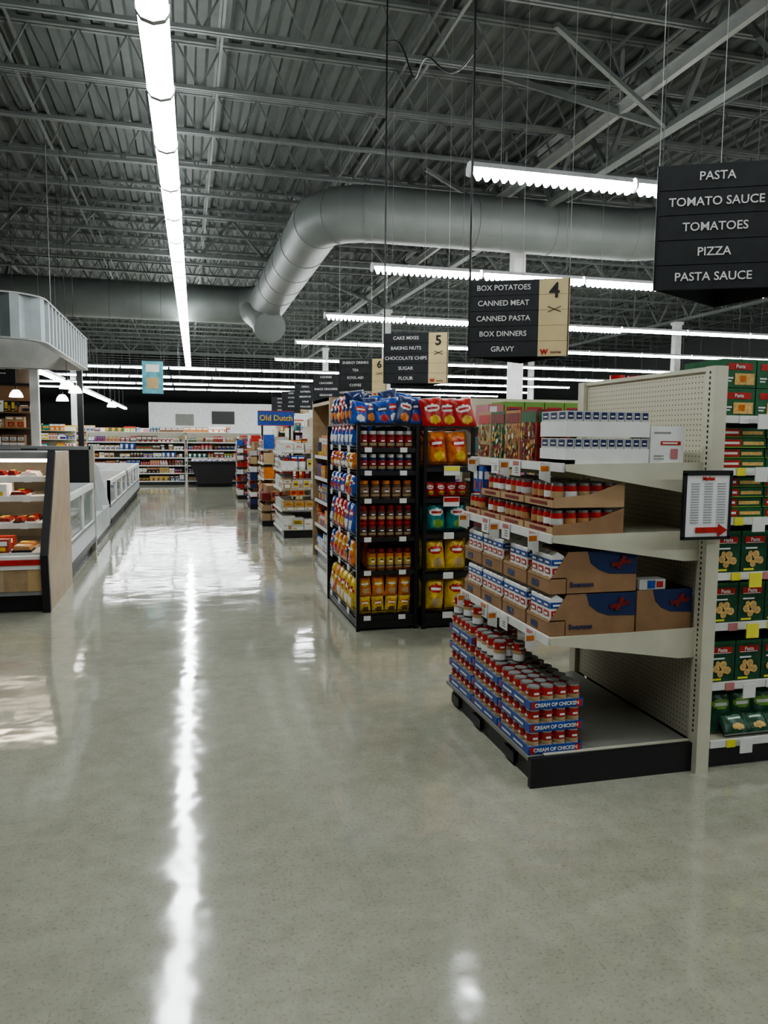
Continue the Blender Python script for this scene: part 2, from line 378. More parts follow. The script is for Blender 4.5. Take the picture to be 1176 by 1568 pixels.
# ---------------------------------------------------------------- shelf fillers
PAL=['red','orange','yellow','blue','navy','white','green','darkred','tan','kraft','pink','purple','lime','offwhite','teal','brown','offwhite','white','kraftlight']
def layouts(l1,l2,l3):
    return random.choice([
        [(0.1,0.9,0.58,0.85,l2),(0.2,0.8,0.12,0.45,l1),(0.25,0.75,0.68,0.76,l3)],
        [(0,1,0.7,1.0,l1),(0.15,0.85,0.76,0.9,l2),(0.3,0.95,0.08,0.5,l3),(0.45,0.8,0.16,0.4,l1)],
        [(0.08,0.55,0.3,0.9,l2),(0.6,0.95,0.1,0.6,l1),(0.12,0.5,0.5,0.62,l3),(0.08,0.5,0.08,0.16,l2)],
        [(0,1,0,0.25,l1),(0.1,0.9,0.45,0.78,l2),(0.2,0.8,0.52,0.58,l3),(0.2,0.7,0.64,0.7,l3),(0.1,0.4,0.08,0.18,l2)]])
def fill(b,x0,x1,yf,dep,z,hmax,face='-y',pal=PAL,wmin=0.07,wmax=0.2,cyl=0.25,low=False,fullness=0.97):
    x=x0
    while x<x1-wmin:
        w=random.uniform(wmin,wmax); h=hmax*random.uniform(0.55,0.98); base=random.choice(pal); l1=random.choice(pal); l2=random.choice(['white','yellow','red','tag'])
        n=random.randint(1,4); iscyl=random.random()<cyl and w<0.13
        labs=layouts(l1,l2,random.choice(['white','black','navy','red','tan']))
        for k in range(n):
            if x+w>x1: break
            if random.random()<fullness:
                a,c=x+0.004,x+w-0.004
                if iscyl:
                    m=(a+c)/2; r=(c-a)/2
                    if face=='-y': px,py=m,yf+r+0.01
                    elif face=='-x': px,py=yf+r+0.01,m
                    elif face=='+x': px,py=yf-r-0.01,m
                    else: px,py=m,yf-r-0.01
                    hh=min(h,w*2.2)
                    b.cyl(px,py,z,z+hh*0.25,r,base,8); b.cyl(px,py,z+hh*0.25,z+hh*0.75,r+0.001,l1,8); b.cyl(px,py,z+hh*0.75,z+hh,r*0.8,l2,8)
                else:
                    if face=='-y': b.pk(a,c,yf,yf+dep,z,z+h,base,[face],labs)
                    elif face=='-x': b.pk(yf,yf+dep,a,c,z,z+h,base,[face],labs)
                    elif face=='+x': b.pk(yf-dep,yf,a,c,z,z+h,base,[face],labs)
                    else: b.pk(a,c,yf-dep,yf,z,z+h,base,[face],labs)
            x+=w
        x+=random.uniform(0,0.01)

def gondola(Y0,x0=2.46,x1=15.0,h=1.95,name='gondola_shelving',special=False,levels=(0.14,0.42,0.72,0.97,1.24,1.48,1.73)):
    d=0.6; b=MB()
    b.box(x0,x1,Y0+d-0.02,Y0+d+0.02,0.1,h,'cream')
    b.box(x0,x1,Y0+0.02,Y0+2*d-0.02,0.0,0.12,'black')
    x=x0
    while x<x1+0.01:
        b.box(x-0.015,x+0.015,Y0+d-0.035,Y0+d+0.035,0.0,h+0.01,'cream'); x+=1.2192
    P=MB()
    for i,z in enumerate(levels):
        f=0.0 if i==0 else 0.03
        b.box(x0+0.01,x1,Y0+f,Y0+2*d-f,z-0.018,z,'cream')
        for yy,sg in ((Y0+f,-1),(Y0+2*d-f,1)):
            b.box(x0+0.01,x1,min(yy,yy+sg*0.012),max(yy,yy+sg*0.012),z-0.032,z+0.004,'tag')
        x=x0+0.1
        while x<x1:
            b.box(x,x+0.05,Y0+f-0.017,Y0+f-0.013,z-0.034,z+0.004,random.choice(['white','white','tagyellow','pink'])); x+=random.uniform(0.12,0.3)
        top=levels[i+1] if i+1<len(levels) else z+0.33
        if not special: fill(P,x0+0.02,x1,Y0+f+0.02,0.3,z+0.001,top-z-0.04)
        if special: fill(P,x0+1.5,x1,Y0+f+0.02,0.3,z+0.001,top-z-0.04)
        fill(P,x0+0.02,x1,Y0+2*d-f-0.02,0.2,z+0.001,top-z-0.04,'+y')
    g=b.build(name)
    return g,P,levels
g1,P1,lv=gondola(3.15,special=True)
TXT=[]
def pastabay():
    b=P1; x0,x1=2.48,3.94; y=3.2
    for i,z in enumerate(lv):
        top=lv[i+1] if i+1<len(lv) else z+0.30
        H=top-z-0.05
        if i==0:
            x=x0+0.06
            while x<x1: b.bag(x+0.06,y+0.06,z,0.15,0.22,0.07,'-y','darkgreen','lime','red',tilt=-0.25,hi=True); b.bag(x+0.1,y+0.0,z,0.15,0.12,0.06,'-y','darkgreen','green','pasta',tilt=-0.7,hi=True); x+=0.125
            continue
        if i in (1,2,3):
            w=0.155; hh=min(H,0.205)
            x=x0
            while x+w<x1:
                b.pk(x+0.003,x+w-0.003,y,y+0.3,z,z+hh,'darkgreen',['-y'],[(0.0,1,0.93,1,'green'),(0.12,0.88,0.70,0.86,'red'),(0.17,0.83,0.705,0.72,'white'),(0.15,0.6,0.56,0.6,'white'),(0.1,0.5,0.04,0.09,'tagyellow')])
                TXT.append((x+w/2,y-0.005,z+hh*0.785,0.026))
                for dx,dz,r in ((0.3,0.33,0.02),(0.55,0.42,0.021),(0.72,0.28,0.02),(0.45,0.2,0.018),(0.6,0.3,0.018),(0.35,0.45,0.014)):
                    cx=x+w*dx; cz=z+hh*dz; b.add([(cx+r*math.cos(k*math.pi/4),y-0.004-dx*0.001,cz+r*math.sin(k*math.pi/4)) for k in range(8)],[tuple(range(8))],'pasta')
                    b.add([(cx+r*.5*math.cos(k*math.pi/4),y-0.0052-dx*0.001,cz+r*.5*math.sin(k*math.pi/4)) for k in range(8)],[tuple(range(8))],'tan')
                x+=w
        elif i in (4,5):
            hh=0.047
            for L in range(4):
                x=x0
                while x+0.27<x1:
                    zz=z+L*(hh+0.003)
                    b.pk(x+0.003,x+0.265,y+0.01*(L%2),y+0.3,zz,zz+hh,'green',['-y'],[(0.05,0.46,0.14,0.86,'red'),(0.09,0.42,0.38,0.62,'white'),(0.5,0.95,0.3,0.65,'pasta'),(0,1,0.0,0.1,'lime')]); x+=0.27
        else:
            hh=0.135
            for L in range(2):
                x=x0
                while x+0.19<x1:
                    zz=z+L*(hh+0.003)
                    b.pk(x+0.003,x+0.187,y,y+0.3,zz,zz+hh,'green',['-y'],[(0.12,0.88,0.62,0.85,'red'),(0.35,0.95,0.1,0.5,'pasta'),(0.5,0.7,0.2,0.42,'orange'),(0.08,0.3,0.3,0.36,'white'),(0.08,0.25,0.2,0.25,'white')])
                    TXT.append((x+0.095,y-0.005,zz+hh*0.735,0.025)); x+=0.19
    for z in lv:
        for x in (2.62,2.9,3.2,3.5): b.box(x,x+0.07,y-0.09,y-0.085,z-0.06,z+0.01,random.choice(['tag','tagyellow','tag']))
pastabay()
P1.build('shelf_products',g1)
for t in TXT: 
    if t[0]<3.0: text('Pasta',t[3],Tm(t[0],t[1],t[2]),'white',g1,name='box_lettering',bold=0.0005,ext=0.0002)

# ---------------------------------------------------------------- endcap in foreground
def endcap_main():
    root=empty('endcap_shelving')
    b=MB(); Xb,Ya,Yb=2.41,3.15,4.37
    b.box(Xb-0.01,Xb+0.02,Ya+0.04,Yb-0.04,0.14,1.95,'pegboard')
    for y in (Ya,Yb): b.box(Xb-0.035,Xb+0.035,y-0.035,y+0.035,0,1.96,'cream')
    b.box(Xb-0.02,Xb+0.02,Ya,Yb,1.94,1.96,'cream')
    for k in range(70): b.box(Xb-0.037,Xb-0.034,Ya-0.004,Ya+0.004,0.2+k*0.025,0.212+k*0.025,'black')
    b.box(1.56,Xb-0.03,Ya+0.03,Yb-0.03,0.0,0.12,'black'); b.box(1.52,Xb-0.03,Ya+0.02,Yb-0.02,0.12,0.14,'deckgrey')
    for y in (3.4,3.85,4.2): b.box(1.545,1.56,y,y+0.12,0.015,0.07,'blackmetal')
    b.box(1.52,Xb-0.03,Ya+0.0,Ya+0.03,0.0,0.142,'black'); b.box(1.60,Xb-0.03,Ya+0.025,Ya+0.05,0.142,0.146,'cream')
    for z,xf in ((0.70,1.61),(1.175,1.61),(1.50,1.66)):
        b.box(xf,Xb-0.03,Ya+0.03,Yb-0.03,z-0.02,z,'cream')
        b.box(xf-0.014,xf,Ya+0.03,Yb-0.03,z-0.035,z+0.006,'tag')
        for y in (Ya+0.02,Yb-0.025):
            b.prism([(xf,z-0.03),(xf,z+0.002),(Xb-0.03,z+0.012),(Xb-0.03,z-0.135),(Xb-0.12,z-0.135)],y,y+0.005,'y','cream')
        b.box(Xb-0.036,Xb-0.032,Ya-0.02,Ya+0.03,z-0.13,z,'cream')
        for y in (3.3,3.62,3.9,4.2):
            b.box(xf-0.02,xf-0.017,y,y+0.1,z-0.075,z+0.008,'tag'); b.box(xf-0.0215,xf-0.0195,y+0.015,y+0.085,z-0.02,z-0.0,random.choice(['orange','pink','white']))
            for q in range(3): b.box(xf-0.0215,xf-0.0205,y+0.02,y+0.06,z-0.035-q*0.012,z-0.031-q*0.012,'steel')
        for y in (3.28,3.75,4.22): b.prism([(xf-0.02,z-0.09),(xf-0.02,z-0.0),(xf-0.075,z+0.0),(xf-0.075,z-0.07)],y,y+0.002,'y','tag'); b.box(xf-0.07,xf-0.03,y-0.001,y,z-0.035,z-0.01,'orange')
    b.build('shelf_frame',root)
    return root
EC=endcap_main()
def soup():
    b=MB()
    def can(x,y,z):
        r=0.0325;h=0.1
        b.cyl(x,y,z,z+0.004,r,'tin',12); b.cyl(x,y,z+0.004,z+0.047,r*0.985,'white',12); b.cyl(x,y,z+0.047,z+0.094,r*0.985,'red',12)
        b.cyl(x,y,z+0.094,z+h,r,'tin',12); b.cyl(x,y,z+h,z+h+0.0005,r*0.85,'steel',12)
        b.cyl(x,y,z+0.037,z+0.056,r*1.0,'tan',12)
        b.label(x-0.016,x+0.016,y-r,y+r,z+0.062,z+0.082,'-y',[(0.1,0.9,0.2,0.7,'white')])
        b.label(x-r,x+r,y-0.016,y+0.016,z+0.062,z+0.082,'-x',[(0.1,0.9,0.2,0.7,'white')])
    def tray(x0,x1,y0,y1,z):
        nx=4;ny=max(1,int(round((y1-y0)/0.068)))
        dx=(x1-x0)/nx;dy=(y1-y0)/ny
        for i in range(nx):
            for j in range(ny): can(x0+dx*(i+.5),y0+dy*(j+.5),z+0.003)
        t=0.003
        for a in ((x0,x1,y0-t,y0),(x0,x1,y1,y1+t),(x0-t,x0,y0-t,y1+t),(x1,x1+t,y0-t,y1+t)):
            b.box(*a,z,z+0.04,'blue')
        b.label(x0-t,x1,y0,y1,z,z+0.04,'-x',[(0.04,0.1,0.2,0.8,'red'),(0.15,0.45,0.35,0.65,'tag'),(0.55,0.85,0.35,0.65,'tag')])
        b.label(x0,x1,y0-t,y1,z,z+0.04,'-y',[(0.02,0.11,0.1,0.9,'red'),(0.88,0.98,0.1,0.9,'red')])
    for y0,y1,n in [(3.20,3.56,3),(3.58,3.94,3),(3.96,4.32,4)]:
        for L in range(n): tray(1.53,1.80,y0,y1,0.142+L*0.108)
        if y0>3.9: tray(1.82,2.09,y0,y1,0.142)
    zt=0.142+3*0.108
    for (x,y) in ((1.57,3.66),(1.64,3.72),(1.57,3.75),(1.66,3.62),(1.57,3.83),(1.65,3.86),(1.57,3.9),(1.74,3.9)):
        can(x,y,zt+0.001)
    for (x,y) in ((1.58,4.0),(1.6,4.2),(1.7,4.22),(1.57,4.28),(1.66,4.29),(1.75,4.25)): can(x,y,zt+0.109)
    o=b.build('canned_soup_trays',EC)
    for L in range(3):
        text('CREAM OF CHICKEN',0.024,Tm(1.665,3.193,0.142+L*0.108+0.02),'white',EC,bold=0.0006)
soup()
def shelf3():
    b=MB(); z=0.701
    def carton(x0,x1,y0,y1,z0,h):
        b.box(x0,x1,y0,y1,z0,z0+h,'kraft')
        b.prism([(x0+(x1-x0)*.28,z0+h),(x0+(x1-x0)*.33,z0+h*.72),(x0+(x1-x0)*.45,z0+h*.55),(x0+(x1-x0)*.6,z0+h*.45),(x1,z0+h*.42),(x1,z0+h)],y0-0.002,y0-0.0005,'y','navy')
        cx=x0+(x1-x0)*.76; cz=z0+h*.72
        b.bar((cx-0.05,y0-0.003,cz-0.012),(cx+0.05,y0-0.003,cz+0.006),0.012,'darkred',0.018); b.bar((cx-0.018,y0-0.0035,cz-0.028),(cx+0.018,y0-0.0035,cz+0.03),0.012,'darkred',0.02)
        b.box(x0,x1,y0-0.001,y1,z0+h*.99,z0+h,'kraftlight')
    carton(1.70,2.06,3.2,3.46,z,0.195); carton(1.70,2.06,3.2,3.46,z+0.2,0.195); carton(2.07,2.37,3.2,3.46,z,0.2)
    b.pk(2.08,2.22,3.2,3.27,z+0.202,z+0.25,'offwhite',['-y'],[(0.3,0.6,0.1,0.9,'blue'),(0.65,0.9,0.2,0.8,'red')])
    def broth(x,y,z0,w=0.065,h=0.155):
        b.pk(x,x+w,y,y+w,z0,z0+h,'white',['-y','-x'],[(0,1,0.72,0.9,'blue'),(0.1,0.9,0.47,0.64,'red'),(0.15,0.85,0.12,0.38,'tan'),(0.25,0.75,0.5,0.58,'white'),(0.35,0.75,0.18,0.3,'orange'),(0.2,0.8,0.78,0.84,'white')])
        b.prism([(x,z0+h),(x+w,z0+h),(x+w*.5,z0+h+0.02)],y+0.002,y+w-0.002,'y','white')
    for L in range(2):
        zz=z+L*0.2
        for (y0,y1) in ((3.2,3.44),(3.46,3.74),(3.76,4.04),(4.06,4.32)):
            b.box(1.615,1.9 if y0>3.45 else 1.695,y0,y1,zz,zz+0.075,'kraft')
            b.label(1.615,1.9,y0,y1,zz,zz+0.075,'-x',[(0,1,0.85,1,'kraftlight'),(0.2,0.5,0.2,0.6,'navy')])
            y=y0+0.006
            while y+0.065<y1:
                if not(L==1 and 3.62<y<3.72): broth(1.62,y,zz+0.02)
                if y0>3.45: broth(1.69,y,zz+0.02); broth(1.76,y,zz+0.02)
                y+=0.068
            b.prism([(1.615,zz+0.07),(1.7,zz+0.19),(1.7,zz+0.07)],y1-0.003,y1,'y','kraftlight')
            b.prism([(1.615,zz+0.07),(1.7,zz+0.19),(1.7,zz+0.07)],y0,y0+0.003,'y','kraft')
    b.build('broth_cartons',EC)
    for L in range(2): text('Swanson',0.035,Tm(1.775,3.197,z+L*0.2+0.04),'navy',EC,bold=0.0005)
shelf3()
def shelf2():
    b=MB(); z=1.176
    for L in range(2):
        zz=z+L*0.125
        ys=((3.2,3.5),(3.52,3.8),(3.82,4.08),(4.1,4.32))
        for (y0,y1) in ys:
            if L==1 and y0>3.9: continue
            xr=1.98 if y0<3.7 else 1.9
            b.box(1.62,xr,y0,y1,zz,zz+0.012,'kraftlight')
            b.prism([(1.62,zz),(1.62,zz+0.045),(1.8,zz+0.06),(xr,zz+0.12),(xr,zz)],y0-0.002,y0+0.001,'y','kraftlight' if L else 'kraft')
            b.box(1.617,1.62,y0,y1,zz,zz+0.035,'kraftlight')
            b.label(1.617,xr,y0,y1,zz,zz+0.035,'-x',[(0.2,0.8,0.3,0.7,'darkred')])
            y=y0+0.036
            while y<y1-0.03:
                x=1.655
                while x<xr-0.03:
                    b.cyl(x,y,zz+0.012,zz+0.045,0.031,'darkred',10); b.cyl(x,y,zz+0.045,zz+0.075,0.0312,random.choice(['white','tan','offwhite','bread']),10); b.cyl(x,y,zz+0.075,zz+0.1,0.031,'red',10); b.cyl(x,y,zz+0.1,zz+0.112,0.028,'tin',10)
                    x+=0.066
                y+=0.066
    for (y0) in (4.12,4.2):
        b.pk(1.64,1.72,y0,y0+0.07,z+0.13,z+0.28,'blue',['-x','-y'],[(0.1,0.9,0.5,0.8,'white'),(0.3,0.7,0.1,0.4,'red')])
    b.build('canned_goods_trays',EC)
shelf2()
def shelf1():
    b=MB(); z=1.501
    for L in range(2):
        zz=z+L*0.125
        b.box(1.67,2.10,3.2,3.46,zz,zz+0.07,'white')
        x=1.675
        while x+0.04<2.10:
            for y in (3.205,3.29,3.375): b.pk(x,x+0.038,y,y+0.08,zz+0.07-0.02,zz+0.118,'white',['-y','-x'],[(0.0,1,0.0,1,'offwhite'),(0.12,0.88,0.45,0.92,'navy'),(0.25,0.75,0.6,0.7,'white')])
            x+=0.0425
    b.pk(1.67,1.72,3.2,3.46,z,z+0.02,'white',[],[])
    b.pk(2.12,2.30,3.22,3.4,z,z+0.18,'white',['-y'],[(0.1,0.6,0.8,0.84,'steel'),(0.3,0.9,0.5,0.6,'red'),(0.35,0.8,0.53,0.57,'white'),(0.6,0.82,0.14,0.4,'pink'),(0.1,0.4,0.2,0.23,'steel'),(0.1,0.4,0.12,0.15,'steel')])
    cols=[('darkred','green'),('bread','darkred'),('green','darkred'),('tan','red')]
    y=3.5; i=0
    while y+0.2<4.33:
        c=cols[i%4]; w=0.19
        b.pk(1.67,1.80,y,y+w,z,z+0.26,c[0],['-x','-y'],[(0.05,0.95,0.75,0.95,c[1]),(0.1,0.9,0.05,0.3,'darkred')])
        random.seed(i)
        for k in range(80):
            u=random.uniform(0.08,0.92)*w; v=random.uniform(0.06,0.72)*0.26; r=random.uniform(0.003,0.010); m=random.choice(['darkred','yellow','lime','green','pasta','bread','white','tan','red','brown'])
            b.add([(1.667-k*0.0001,y+w-u+r*math.cos(a*math.pi/4),z+v+r*1.6*math.sin(a*math.pi/4)) for a in range(8)],[tuple(range(8))],m)
            if i==0: b.add([(1.675+u*0.6+r*.6*math.cos(a*math.pi/4),y-0.002-k*0.0001,z+v+r*1.6*math.sin(a*math.pi/4)) for a in range(8)],[tuple(range(8))],m)
        i+=1; y+=w+0.008
    b.build('boxed_groceries',EC)
shelf1()
def notice():
    r=empty('framed_notice'); b=MB(); x0,x1,y,z0,z1=2.205,2.445,3.06,1.165,1.465
    b.box(x0,x1,y,y+0.008,z0,z1,'paper')
    for a in ((x0-0.008,x0+0.006,z0,z1),(x1-0.006,x1+0.008,z0,z1),(x0-0.008,x1+0.008,z0-0.008,z0+0.006),(x0-0.008,x1+0.008,z1-0.01,z1+0.012)): b.box(a[0],a[1],y-0.004,y+0.012,a[2],a[3],'black')
    for i in range(16):
        zz=z1-0.05-i*0.012
        for xx in (x0+0.03,x0+0.1,x0+0.17): b.box(xx,xx+0.045,y-0.002,y-0.001,zz,zz+0.003,'steel')
    b.prism([(x0+0.06,z0+0.025),(x0+0.06,z0+0.05),(x1-0.06,z0+0.05),(x1-0.06,z0+0.065),(x1-0.01,z0+0.036),(x1-0.06,z0+0.005),(x1-0.06,z0+0.025)],y-0.006,y-0.003,'y','red')
    b.box(2.38,2.42,y+0.008,3.112,z1-0.06,z1-0.03,'black')
    b.build('notice_board',r); text('Market',0.022,Tm((x0+x1)/2,y-0.003,z1-0.025),'red',r,bold=0.001)
notice()

# ---------------------------------------------------------------- snack racks
def wirerack(x0,x1,y0,y1,h,levels):
    b=MB()
    for x in (x0,x1):
        for y in (y0,y1): b.box(x-0.014,x+0.014,y-0.014,y+0.014,0,h,'blackmetal')
    b.box(x0,x1,y0,y1,0.02,0.09,'black')
    for z in levels:
        b.box(x0,x1,y0,y1,z-0.012,z,'blackmetal')
        for zz in (z+0.02,z+0.05): b.bar((x0,y0,zz),(x1,y0,zz),0.006,'blackmetal'); b.bar((x0,y0,zz),(x0,y1,zz),0.006,'blackmetal')
        b.box(x0,x1,y0-0.006,y0,z-0.03,z+0.008,'black')
    b.box(x0,x1,y1-0.01,y1,0,h,'black')
    for z in (h,):
        for a,c in (((x0,y0,z),(x1,y0,z)),((x0,y0,z),(x0,y1,z)),((x1,y0,z),(x1,y1,z)),((x0,y1,z),(x1,y1,z))): b.bar(a,c,0.02,'blackmetal')
    return b
def snack():
    root=empty('snack_rack'); x0,x1,y0,y1,h=1.36,1.86,6.15,7.5,1.72
    lv=[0.12,0.5,0.78,1.1,1.33,1.52]
    b=wirerack(x0,x1,y0,y1,h,lv)
    b.box(x1-0.01,x1,y0+0.1,y1,0,h,'black'); b.box(x0+0.02,x1-0.02,y0+0.24,y0+0.25,0.1,h,'black'); b.build('rack_frame',root)
    p=MB()
    def jars(z,h,base,lab,lid,n=6,rows=1):
        w=(x1-x0-0.04)/n
        for r in range(rows):
            for i in range(n):
                cx=x0+0.02+w*(i+.5); r_=w*0.42; zz=z+r*(h+0.004); yy=y0+0.03+r_
                if random.random()<.06: continue
                p.cyl(cx,yy,zz,zz+h*.12,r_,base,12); p.cyl(cx,yy,zz+h*.12,zz+h*.3,r_*1.01,'tan',12); p.cyl(cx,yy,zz+h*.3,zz+h*.62,r_*1.02,lab,12); p.cyl(cx,yy,zz+h*.62,zz+h*.78,r_,base,12); p.cyl(cx,yy,zz+h*.8,zz+h,r_*0.85,lid,12)
                p.label(cx-r_*.45,cx+r_*.45,yy-r_*1.02,yy,zz+h*.36,zz+h*.56,'-y',[(0,1,0.1,0.5,'white'),(0.1,0.9,0.6,0.9,'navy')])
                p.cyl(cx,yy+2.2*r_,zz,zz+h*.8,r_,base,8); p.cyl(cx,yy+2.2*r_,zz+h*.8,zz+h,r_*.85,lid,8)
    w=0.115
    for i in range(4):
        p.bag(x0+0.07+i*w,y0+0.06,0.13,0.11,0.16,0.05,'-y','yellow','orange','brown',roll=random.uniform(-.1,.1)); p.bag(x0+0.07+i*w,y0+0.05,0.28,0.11,0.18,0.05,'-y','orange','yellow','tan',roll=random.uniform(-.1,.1))
    jars(0.505,0.18,'orange','yellow','darkred'); jars(0.785,0.13,'darkred','brown','red',6,2); jars(1.105,0.15,'brown','kraft','orange',5); jars(1.335,0.14,'navy','red','white',6); jars(1.525,0.14,'darkred','red','offwhite',6)
    cols=[('blue','red','white'),('navy','white','orange'),('blue','navy','red')]
    for i in range(6):
        c=cols[i%3]; p.bag(x0+0.03+i*0.095,y0+0.1+0.04*(i%2),1.70,0.15,random.uniform(.2,.28),0.08,'-y',*c,tilt=-0.2,roll=random.uniform(-.3,.3),hi=True)
    for i in range(5): c=cols[(i+1)%3]; p.bag(x0+0.05+i*0.1,y0+0.32,1.72,0.17,random.uniform(.24,.32),0.09,'-y',*c,tilt=-0.1,roll=random.uniform(-.3,.3),hi=True)
    side=[('yellow','red','white'),('orange','yellow','red'),('red','white','yellow'),('blue','white','red'),('orange','red','white'),('blue','red','white'),('navy','white','orange')]
    for k,z in enumerate(lv+[1.72]):
        y=y0+0.24
        H=min(0.3,(lv[k+1]-z-0.03) if k+1<len(lv) else 0.26)
        while y<y1-0.1:
            c=side[k%7]
            if random.random()<.35: c=random.choice(side)
            p.bag(x0+0.03,y,z,0.19,H,0.1,'-x',*c,tilt=-0.12,roll=random.uniform(-.15,.15)); p.bag(x0+0.12,y+0.03,z,0.19,H,0.1,'-x',*c,tilt=-0.05); y+=0.17
    for k,z in enumerate(lv):
        for i in range(2): p.box(x0+0.05+i*0.3,x0+0.11+i*0.3,y0-0.012,y0-0.008,z-0.03,z+0.01,'tag')
        for y in (6.4,6.8,7.2): p.box(x0-0.022,x0-0.018,y,y+0.09,z-0.03,z+0.02,'tag')
    p.build('snack_packages',root)
    root=empty('chip_bag_rack'); x0,x1,y0,y1,h=1.92,2.34,6.12,6.6,1.70
    lv=[0.12,0.46,0.80,1.10,1.36]
    b=wirerack(x0,x1,y0,y1,h,lv); b.build('rack_frame',root)
    p=MB(); rows_=[('yellow','red','tan'),('yellow','red','tan'),('teal','white','lime'),('red','white','yellow'),('orange','red','yellow')]
    for k,z in enumerate(lv):
        H=[0.31,0.30,0.27,0.13,0.30][k]; n=2 if k!=3 else 4
        for i in range(n):
            ww=(x1-x0-0.04)/n; p.bag(x0+0.02+ww*(i+.5),y0+0.09,z+0.01,ww*0.99,H,0.17 if n==2 else 0.07,'-y',*rows_[k],tilt=-0.08,roll=random.uniform(-.1,.1),hi=True)
            if n==2: p.bag(x0+0.02+ww*(i+.5),y0+0.24,z+0.01,ww*0.97,H,0.12,'-y',*rows_[k])
        p.box(x0+0.17,x0+0.26,y0-0.012,y0-0.008,z-0.035,z+0.02,'tag')
    for i in range(3): p.bag(x0+0.09+i*0.14,y0+0.12+0.03*(i%2),1.68,0.2,0.27,0.1,'-y','red','white','yellow',tilt=-0.15,roll=random.uniform(-.2,.2),hi=True)
    for z in (1.35,1.09):
        p.box(x0+0.16,x0+0.3,y0-0.02,y0-0.016,z-0.05,z+0.03,'tag')
        p.box(x0+0.165,x0+0.295,y0-0.023,y0-0.02,z-0.01,z+0.025,'red' if z<1.2 else 'tagyellow')
    p.build('chip_bags',root)
snack()
for i,Y0 in enumerate((6.2,9.2,12.15,15.1,18.05,21.0)):
    g,P,_=gondola(Y0,x0=2.46 if i else 2.5,x1=15.0 if i<3 else 9.0,h=1.98); P.build('shelf_products',g)
def endcap(Y0,mode,xf=1.45,h=1.7):
    r=empty('endcap_shelving'); b=MB(); P=MB(); Xb=2.4; Y1=Y0+1.2
    b.box(Xb-0.02,Xb+0.02,Y0,Y1,0,h+0.1,'cream'); b.box(xf+0.03 if mode!='wood' else 1.7,Xb-0.02,Y0+0.02,Y1-0.02,0,0.12,'black')
    lv=[0.13,0.45,0.78,1.08,1.36]
    if mode=='wood':
        b.box(1.66,2.4,Y0-0.04,Y0-0.0,0,2.08,'wood'); b.box(1.66,2.4,Y1,Y1+0.04,0,2.08,'wood'); b.box(1.66,2.4,Y0,Y1,2.04,2.08,'wood'); xf=1.69; b.box(1.66,1.69,Y0,Y1,2.0,2.08,'wood')
    for k,z in enumerate(lv):
        b.box(xf,Xb-0.02,Y0+0.02,Y1-0.02,z-0.02,z,'creamdark' if mode!='wood' else 'black'); b.box(xf-0.01,xf,Y0+0.02,Y1-0.02,z-0.035,z+0.006,'tag')
        top=(lv[k+1] if k+1<len(lv) else z+0.34)-z-0.05
        if mode=='white':
            fill(P,Y0+0.04,Y1-0.04,xf+0.01,0.2,z,top*.85,'-x',['white','offwhite','tag','steel'],0.1,0.2,0.1)
            fill(P,xf+0.02,Xb-0.05,Y0+0.03,0.25,z,top*.8,'-y',['white','offwhite','tag','kraftlight'],0.1,0.2,0.1)
        else:
            pal=['red','white','offwhite','orange','blue','offwhite','darkred','tan'] if mode!='wood' else ['orange','blue','red','yellow','navy']
            fill(P,Y0+0.04,Y1-0.04,xf+0.01,0.2,z,top,'-x',pal,0.08,0.18)
            if mode!='wood': fill(P,xf+0.22,Xb-0.05,Y0+0.03,0.25,z,top,'-y',pal,0.08,0.18)
    b.build('shelf_frame',r); P.build('stocked_goods',r)
for Y0,mode in ((9.15,'wood'),(12.1,'white'),(15.05,'mix'),(18.0,'mix'),(21.0,'mix')): endcap(Y0,mode)
def header():
    r=empty('snack_display_header'); b=MB(); x0,x1=1.5,2.28; b.box(x0,x1,16.8,16.86,1.83,2.15,'signblue')
    for a in ((x0,x1,1.83,1.84),(x0,x1,2.14,2.15)): b.box(a[0],a[1],16.79,16.8,a[2],a[3],'red')
    for x in (1.6,2.2): b.box(x-0.02,x+0.02,16.86,16.9,0,2.1,'black')
    b.build('header_board',r); text('Old Dutch',0.165,Tm((x0+x1)/2,16.785,1.99),'yellow',r,bold=0.003)
header()
def pallet_bin(x,y,w,d,h,pal):
    b=MB(); b.box(x,x+w,y,y+d,0,0.1,'black')
    z=0.1
    while z+0.15<h:
        fill(b,y,y+d,x,0.15,z,0.17,'-x',pal,0.08,0.14,0); fill(b,x+0.16,x+w,y,0.15,z,0.17,'-y',pal,0.08,0.14,0)
        b.box(x,x+w,y,y+d,z-0.005,z,'kraft'); z+=0.18
    b.box(x+0.1,x+w,y+0.1,y+d,0.1,h-0.03,'kraft'); b.build('stacked_case_display')
pallet_bin(1.3,13.8,0.5,0.8,0.75,['darkred','kraft','kraftlight','white'])
pallet_bin(1.35,17.05,0.5,0.8,1.5,['red','white','tan','offwhite','navy'])
pallet_bin(1.25,19.8,0.5,0.8,1.6,['red','blue','white','tan'])

